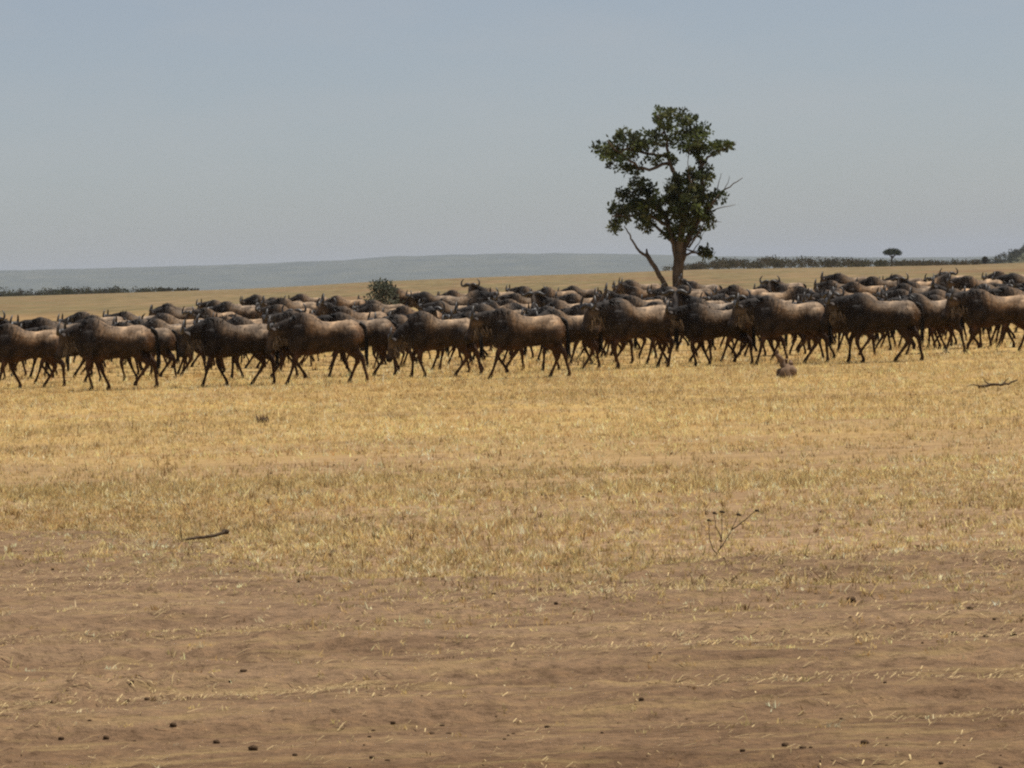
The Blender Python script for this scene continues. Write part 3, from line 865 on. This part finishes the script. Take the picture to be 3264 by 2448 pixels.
    me.polygons.foreach_set('use_smooth', np.ones(len(me.polygons), bool))
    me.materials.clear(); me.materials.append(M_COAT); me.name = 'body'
    out = [('body', me)]
    # short coarse hair standing off the coat
    nf = 2200
    cand = np.flatnonzero((z > .50) & ~inh); pick = rg_.choice(cand, nf)
    fdir = unit(no[pick] * (.35 + .3 * rg_.random((nf, 1))) + np.array([-.55, 0, -.55]) + .35 * rg_.normal(size=(nf, 3)))
    fcw = np.cross(fdir, no[pick]); fcw = unit(fcw)
    fl = (.022 + .028 * rg_.random(nf)) * np.where(x[pick] > .3, 1.15, 1.0)
    fv, ff_, k5 = blades(co[pick] - no[pick] * .004, fdir, fl, np.full(nf, .016), fcw, None, False)
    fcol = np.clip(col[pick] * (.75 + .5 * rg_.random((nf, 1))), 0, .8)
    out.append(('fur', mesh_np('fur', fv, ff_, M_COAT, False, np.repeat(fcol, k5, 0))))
    # horns: out sideways, dipping, then hooking up and inwards
    H = lambda d, u, yy: (h0[0] + hd[0] * d + hu[0] * u, yy, h0[1] + hd[1] * d + hu[1] * u)
    for s in (1, -1):
        b = np.array(H(.0, .085, .035 * s))
        dn = np.array([.02, 0, -1.0]); fw = np.array([1.0, 0, 0])
        pts = [b, b + (.01, .10 * s, .015), b + (.015, .20 * s, -.035), b + (.01, .275 * s, -.01), b + (-.005, .285 * s, .085), b + (-.02, .235 * s, .165), b + (-.03, .195 * s, .20)]
        g_ = Geo(); g_.tube(tw(np.array(pts)), [.050, .046, .039, .032, .026, .017, .005], 8, sub=3)
        out.append(('horn', g_.mesh('horn', M_HORN)))
        e0 = np.array(H(.03, .05, .075 * s))
        g_ = Geo(); g_.tube(tw(np.array([e0, e0 + (-.03, .07 * s, .0), e0 + (-.06, .14 * s, -.02), e0 + (-.075, .19 * s, -.045)])), [(.015, .02), (.016, .042), (.012, .034), (.004, .006)], 8, (0, .3, 1), sub=2)
        out.append(('ear', g_.mesh('ear', M_COAT)))
        ecol = out[-1][1].color_attributes.new('tint', 'FLOAT_COLOR', 'POINT')
        ecol.data.foreach_set('color', np.tile(np.array([.06, .05, .045, 1], np.float32), len(out[-1][1].vertices)))
    # mane from poll to withers
    t = rg_.random(420)
    crest = catmull(np.array([(ne[0] + .02, ne[1] + .12), (nm[0], nm[1] + .175), (.54, 1.34), (.30, 1.30)]), 8)
    ti = t * (len(crest) - 1); i0 = np.floor(ti).astype(int).clip(0, len(crest) - 2); fr = (ti - i0)[:, None]
    cp = crest[i0] * (1 - fr) + crest[i0 + 1] * fr
    base = np.stack([cp[:, 0], rg_.normal(0, .022, 420), cp[:, 1] - .045], 1)
    sdir = np.sign(rg_.normal(.2, 1, 420))
    dirs = unit(np.stack([-.45 + .25 * rg_.normal(size=420), .7 * sdir + .2 * rg_.normal(size=420), -.55 + .3 * rg_.normal(size=420)], 1))
    out.append(('mane', hair(base, dirs, .09 + .11 * rg_.random(420), np.full(420, .024), M_HAIR, 'mane', seed)))
    # pale beard under throat and neck
    nb_ = 260; t = rg_.random(nb_)
    thr = catmull(np.array([tuple(h0 + hd * .26 - hu * .06), tuple(ne - np.array([.0, .10])), (nm[0] - .0, nm[1] - .16), (.58, .76)]), 8)
    ti = t * (len(thr) - 1); i0 = np.floor(ti).astype(int).clip(0, len(thr) - 2); fr = (ti - i0)[:, None]
    cp = thr[i0] * (1 - fr) + thr[i0 + 1] * fr
    base = np.stack([cp[:, 0], rg_.normal(0, .035, nb_), cp[:, 1] + .02], 1)
    dirs = unit(np.stack([-.25 + .2 * rg_.normal(size=nb_), .15 * rg_.normal(size=nb_), -1 + 0 * t], 1))
    out.append(('beard', hair(base, dirs, .11 + .14 * rg_.random(nb_), np.full(nb_, .026), M_BEARD, 'beard', seed + 1)))
    # long black tail
    sw = rg_.normal(0, .05)
    tp = catmull(np.array([(-.66, 0, 1.11), (-.755, sw * .3, 1.03), (-.775, sw * .7, .85), (-.765, sw, .70)]), 5)
    nh = 260; t = rg_.random(nh) ** .8
    ti = t * (len(tp) - 1); i0 = np.floor(ti).astype(int).clip(0, len(tp) - 2); fr = (ti - i0)[:, None]
    base = tp[i0] * (1 - fr) + tp[i0 + 1] * fr + rg_.normal(0, .010, (nh, 3))
    dirs = unit(np.stack([.05 * rg_.normal(size=nh), sw * .8 + .06 * rg_.normal(size=nh), -1 + 0 * t], 1))
    L = .08 + .42 * t * (0.6 + .4 * rg_.random(nh))
    hm = hair(base, dirs, L, np.full(nh, .02), M_HAIR, 'tail', seed + 2)
    g_ = Geo(); g_.tube(tp, np.linspace(.032, .014, len(tp)), 7)
    vv = np.empty(len(hm.vertices) * 3, np.float32); hm.vertices.foreach_get('co', vv)
    ff = np.empty(len(hm.polygons) * 3, np.int32); hm.polygons.foreach_get('vertices', ff)
    g_.add(vv.reshape(-1, 3), ff.reshape(-1, 3))
    out.append(('tail', g_.mesh('tail', M_HAIR, False)))
    return out

VAR = {}
for i, (gt, hdn) in enumerate([(0, 'level'), (1, 'level'), (2, 'level'), (3, 'level'), (0, 'low'), (2, 'low'), (3, 'low'), (1, 'grazing'), (4, 'raised'), (1, 'raised'), (4, 'level'), (1, 'low'), (4, 'turned'), (2, 'turned')]):
    VAR[(gt, hdn)] = build_variant(gt, hdn, 100 + i * 7)
KEYS = list(VAR)
def place(key, x, y, yaw, s, label, group='wildebeest walking left in the herd'):
    """yaw 0 = walking to the left of the picture"""
    e = empty('wildebeest', (x, y, tz(x, y) - 0.012), R(180 + yaw))
    e.scale = (s, s, s)
    tag(e, label, 'wildebeest', group)
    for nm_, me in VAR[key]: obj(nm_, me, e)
    return e
# front row: rump px, feet py, variant, yaw, scale, label
FRONT = [
    (207, 1234, (0, 'level'), 4, .98, 'wildebeest cut off by the left edge of the photo, front row'),
    (497, 1239, (3, 'low'), -3, 1.04, 'large very dark wildebeest in the front row, second from the left edge'),
    (877, 1226, (0, 'low'), 3, 1.0, 'dark front-row wildebeest third from the left edge, head held low'),
    (1163, 1220, (2, 'low'), -4, 1.02, 'front-row wildebeest with a long stride just left of the grazing one'),
    (1528, 1198, (1, 'grazing'), 2, .97, 'wildebeest with its muzzle lowered to the grass, front row centre left'),
    (1806, 1200, (2, 'level'), -2, 1.0, 'brown-backed front-row wildebeest right behind the one with lowered muzzle'),
    (2152, 1171, (4, 'level'), 22, 1.06, 'stocky wildebeest turned slightly toward the camera below the tall tree'),
    (2398, 1163, (3, 'level'), -6, .95, 'pale-bearded smaller wildebeest just right of below the tree trunk'),
    (2642, 1158, (0, 'level'), 0, 1.03, 'big front-row wildebeest with hanging black tail above the broken stump'),
    (2936, 1152, (1, 'level'), -3, 1.02, 'sandy-backed front-row wildebeest below the far acacia'),
    (3300, 1122, (2, 'level'), 2, 1.0, 'wildebeest cut off by the right edge of the photo, front row'),
]
TAKEN = []
for (px, py, key, yaw, s, lab) in FRONT:
    s *= 1.05
    x, y = on_ground(px, py)
    for ty in (-.6, -.2, .2, .6, .95): TAKEN.append((x - .72 * s - ty * s * math.cos(R(yaw)), y + .1 - ty * s * math.sin(R(yaw))))
    place(key, x - .72 * s * math.cos(R(yaw)), y + 0.1, yaw, s, lab)
ORD = ['first', 'second', 'third', 'fourth', 'fifth', 'sixth', 'seventh', 'eighth', 'ninth', 'tenth', 'eleventh', 'twelfth', 'thirteenth', 'fourteenth', 'fifteenth', 'sixteenth', 'seventeenth', 'eighteenth', 'nineteenth', 'twentieth']
SECOND = [(312, 1216, 6, (2, 'level')), (560, 1208, 12, (3, 'level')), (650, 1196, -20, (1, 'low')), (940, 1204, -5, (1, 'low')), (1262, 1196, 8, (0, 'level')), (1420, 1178, 16, (4, 'level')), (1668, 1182, -4, (3, 'low')),
          (1915, 1176, 30, (1, 'low')), (2020, 1158, -6, (0, 'low')), (2268, 1154, 5, (0, 'low')), (2500, 1148, -8, (2, 'low')), (2590, 1130, 12, (3, 'low')), (2792, 1140, 4, (3, 'level')), (3066, 1124, 26, (2, 'low')), (3150, 1106, -10, (1, 'level'))]
for k, (px, py, yaw, key) in enumerate(SECOND):
    x, y = on_ground(px, py)
    s = .95 + .02 * (k % 5)
    for ty in (-.6, -.2, .2, .6, .95): TAKEN.append((x - .72 * s - ty * s * math.cos(R(yaw)), y - ty * s * math.sin(R(yaw))))
    place(key, x - .72 * s * math.cos(R(yaw)), y, yaw, s, f'{ORD[k]} wildebeest from the left among those half hidden right behind the front row', 'wildebeest of the second row')
ROWS = [('third', 72.9, -12.8, 13.6, .6), ('fourth', 75.8, -12.4, 14.2, .8), ('fifth', 79.6, -12.2, 14.8, 1.0), ('sixth', 84.6, -11.6, 15.6, 1.3), ('seventh', 91.0, -11.0, 16.6, 1.8), ('eighth', 98.5, -10.6, 17.6, 2.0), ('ninth', 107.5, -11.0, 19.0, 2.2), ('rearmost', 117.0, -10.0, 20.5, 3.0)]
rg = random.Random(29)
STYLE = {'level': 'head held level', 'low': 'head held low', 'grazing': 'muzzle lowered to the ground', 'raised': 'head raised high', 'turned': 'raised head turned to the camera'}
def spine(x, y, yaw, s):
    c, n_ = math.cos(R(180 + yaw)), math.sin(R(180 + yaw))
    return [(x + t * s * c, y + t * s * n_) for t in (-.6, -.2, .2, .6, .95)]
def free(pts):
    return all((a - c) ** 2 + (b - d) ** 2 > .56 ** 2 for a, b in pts for c, d in TAKEN)
for (rn, D, x0, x1, jit) in ROWS:
    x = x0 + rg.uniform(0, 1); k = 0
    while x < x1:
        q = rg.random()
        hs_ = 'raised' if q < .09 else 'turned' if q < .18 else 'low' if q < .62 else 'level'
        key = rg.choice([kk for kk in KEYS if kk[1] == hs_])
        s = rg.uniform(.90, 1.06)
        calf = rg.random() < .07
        if calf: s = rg.uniform(.62, .74)
        for tries in range(30):
            y = D + rg.uniform(-jit, jit) * (1 + tries * .05)
            yaw = rg.gauss(0, 9)
            if tries < 3 and rg.random() < .14: yaw = rg.choice([35, 48, -30, 62, 175, -160])
            pts = spine(x, y, yaw, s)
            if free(pts): break
        else:
            x += .4; continue
        TAKEN += pts
        place(key, x, y, yaw, s, f'{ORD[k]} wildebeest from the left in the {rn} row, {"a small calf" if calf else "facing right" if abs(yaw) > 120 else STYLE[key[1]]}', f'wildebeest of the {rn} row')
        k += 1
        x += rg.choice([1.3, 1.6, 1.8, 1.9, 2.0, 2.1, 2.3, 2.9]) * (1.12 if rn == 'second' else 1) * (.7 if calf else 1)

# ------------------------------------------------------------------ small things on the plain
# broken stump
sx, sy = on_ground(2506, 1204)
st = empty('tree_stump', (sx, sy, tz(sx, sy)))
tag(st, 'short brown splintered stump standing in the grass before the herd', 'stump')
g = Geo(); g.tube([(0, 0, -.05), (.0, 0, .05), (.02, .01, .16), (.0, .01, .24)], [(.20, .17), (.18, .15), (.145, .12), (.07, .06)], 12, sub=3)
g.blob((.10, -.03, .10), (.11, .10, .12), 10, .35, 5); g.blob((-.09, .02, .07), (.10, .10, .09), 10, .35, 6)
obj('stump_base', g.mesh('stump_base', M_DEAD), st)
for i, (pts, r0, r1) in enumerate([([(-.01, 0, .14), (-.07, .0, .30), (-.14, .02, .43), (-.15, .02, .50)], .075, .02), ([(.06, 0, .16), (.09, .02, .26), (.10, .02, .30)], .065, .035), ([(.02, .03, .16), (.0, .05, .27), (.02, .05, .33)], .05, .025)]):
    g = Geo(); branch(g, pts, r0, r1, 7, 3, .012, 70 + i); obj('splinter', g.mesh('splinter', M_DEAD), st)
# stick on the track edge
ax, ay = on_ground(568, 1752); bx_, by_ = on_ground(727, 1730)
sk = empty('fallen_stick', (ax, ay, float(surf_z(np.array([ax]), np.array([ay]))[0])))
tag(sk, 'dark knobbly stick lying on the bare soil at left', 'stick')
dx_, dy_ = bx_ - ax, by_ - ay
g = Geo(); branch(g, [(0, 0, .012), (dx_ * .3, dy_ * .3, .022), (dx_ * .65, dy_ * .65, .022), (dx_ * .98, dy_ * .98, .034)], .009, .015, 7, 4, .003, 5)
obj('shaft', g.mesh('shaft', M_DARKWOOD), sk)
g = Geo(); g.blob((dx_ * .96, dy_ * .96, .036), (.034, .025, .023), 8, .3, 3); obj('knob', g.mesh('knob', M_DARKWOOD), sk)
g = Geo(); branch(g, [(.03, .01, .01), (.025, .0, .08), (.02, 0, .13)], .005, .002, 5, 2, .002, 6); obj('twig', g.mesh('twig', M_DARKWOOD), sk)
# dead weed with dark seed heads
wx, wy = on_ground(2267, 1803)
wd = empty('dead_weed', (wx, wy, float(surf_z(np.array([wx]), np.array([wy]))[0])))
tag(wd, 'dead leafless weed with dark seed heads at the grass edge, right of centre', 'weed')
WB = Vector((wx, wy, wd.location.z))
def W(px, py, d=0.0):
    p = at(px, py, wy) - WB
    return (p.x, p.y + d, p.z)
for i, pts in enumerate([[(2267, 1806, 0), (2285, 1765, .02), (2300, 1735, .03), (2302, 1632, .05)], [(2290, 1757, .02), (2330, 1700, .06), (2356, 1643, .1)], [(2285, 1765, .02), (2262, 1720, -.05), (2256, 1655, -.08)], [(2300, 1720, .04), (2285, 1680, .1), (2280, 1640, .13)], [(2335, 1690, .06), (2385, 1655, .1), (2415, 1631, .12)]]):
    g = Geo(); branch(g, [W(*p) for p in pts], .0045, .002, 5, 3, .003, 90 + i)
    o = obj('stem', g.mesh('stem', M_DARKWOOD), wd)
    c0 = W(*pts[-1]); g = Geo(); g.blob(c0, (.015, .012, .010), 7, .6, i); g.blob((c0[0] + .014, c0[1], c0[2] - .006), (.010, .009, .007), 6, .6, i + 9)
    obj('seed_head', g.mesh('seed_head', M_DARKWOOD), wd)
# fallen branch on the right, dark tuft on the left
fx, fy = on_ground(3120, 1238)
fb = empty('fallen_branch', (fx, fy, tz(fx, fy))); tag(fb, 'low dark fallen branch lying in the grass near the right edge', 'branch')
g = Geo(); branch(g, [(0, 0, .02), (.2, .05, .05), (.42, .0, .06), (.62, .08, .11)], .03, .012, 7, 4, .008, 7); obj('bough', g.mesh('bough', M_DARKWOOD), fb)
for i, p in enumerate([[(.2, .05, .05), (.12, .1, .16), (.10, .1, .24)], [(.35, .02, .06), (.45, .1, .17), (.5, .1, .22)], [(.1, 0, .04), (-.08, -.1, .09), (-.2, -.1, .06)]]):
    p = [(a_, b_, .02 + (c_ - .02) * .6) for a_, b_, c_ in p]
    g = Geo(); branch(g, p, .014, .004, 5, 3, .004, 20 + i); obj('side_twig', g.mesh('side_twig', M_DARKWOOD), fb)
fx, fy = on_ground(838, 1348)
tf_ = empty('grass_tuft', (fx, fy, tz(fx, fy))); tag(tf_, 'dark brown dead grass tuft standing in the golden grass at left', 'grass tuft')
n = 70; rg_ = np.random.default_rng(4); base = np.stack([rg_.normal(0, .035, n), rg_.normal(0, .035, n), np.full(n, -.01)], 1)
obj('blades', hair(base, unit(np.stack([-.25 + .35 * rg_.normal(size=n), .35 * rg_.normal(size=n), np.ones(n)], 1)), .08 + .12 * rg_.random(n), np.full(n, .010), M_DEAD, 'blades', 3), tf_)
g = Geo(); g.blob((0.02, 0, .02), (.07, .06, .045), 8, .4, 2); obj('root_clump', g.mesh('root_clump', M_DARKWOOD), tf_)
# larger single dung lumps
LUMPS = [(2713, 1926, .036, 'largest black dung lump, alone on the track at right'), (3093, 1984, .022, 'dark dung lump near the right edge of the track'), (3041, 2026, .022, 'dark dung lump at the end of a rut near the right edge'), (3230, 2030, .024, 'dark dung lump touching the right edge of the photo'),
    (553, 2340, .020, 'dark round dung lump in the lower left foreground, topmost of a close group'), (690, 2372, .019, 'dark dung lump lower left of the bottom centre'), (808, 2420, .024, 'oblong dark dung lump close to the bottom edge left of centre'), (469, 2243, .017, 'rightmost of three dark droppings in a row at lower left'),
    (406, 2256, .015, 'leftmost of three dark droppings in a row at lower left'), (196, 2363, .016, 'dark dropping nearest the lower left corner'), (339, 2363, .016, 'dark dropping between lower left corner and the close group'), (1376, 2348, .020, 'dark dung lump near the bottom edge, right of the close group'),
    (2757, 2397, .021, 'dark dung lump near the bottom edge at right'), (2503, 2411, .018, 'small dark dropping near the bottom edge right of centre'), (2045, 2274, .016, 'lone small dark dropping on smooth soil right of centre'), (162, 2243, .016, 'dark dropping near the left edge above the lower corner')]
for i, (px, py, r_, lab) in enumerate(LUMPS):
    r_ *= .68
    x, y = on_ground(px, py); z = float(surf_z(np.array([x]), np.array([y]))[0])
    g = Geo(); g.blob((0, 0, r_ * .55), (r_ * 1.25, r_ * 1.1, r_ * .8), 10, .3, 200 + i); g.blob((r_ * .7, -r_ * .3, r_ * .3), (r_ * .6, r_ * .6, r_ * .5), 8, .3, 300 + i)
    tag(obj('dung_lump', g.mesh('dung_lump', M_DUNG), None, (x, y, z)), lab, 'dung', 'single dark dung lumps on the track')

# ------------------------------------------------------------------ air
hz = bpy.data.meshes.new('haze')
a, b0, b1 = 26000.0, -95.0, 135.0
vsx = [(-a, -a, b0), (a, -a, b0), (a, a, b0), (-a, a, b0), (-a, -a, b1), (a, -a, b1), (a, a, b1), (-a, a, b1)]
hz.from_pydata(vsx, [], [(0, 3, 2, 1), (4, 5, 6, 7), (0, 1, 5, 4), (1, 2, 6, 5), (2, 3, 7, 6), (3, 0, 4, 7)])
m, nt, out = newmat('haze')
pv = nt.nodes.new('ShaderNodeVolumePrincipled')
pv.inputs['Color'].default_value = (0.58, 0.635, 0.76, 1)
pv.inputs['Density'].default_value = 0.000042
pv.inputs['Anisotropy'].default_value = 0.0
nt.links.new(pv.outputs[0], out.inputs['Volume'])
hz.materials.append(m)
tag(obj('haze', hz), 'thin pale blue haze over the plain', 'haze', kind='stuff')
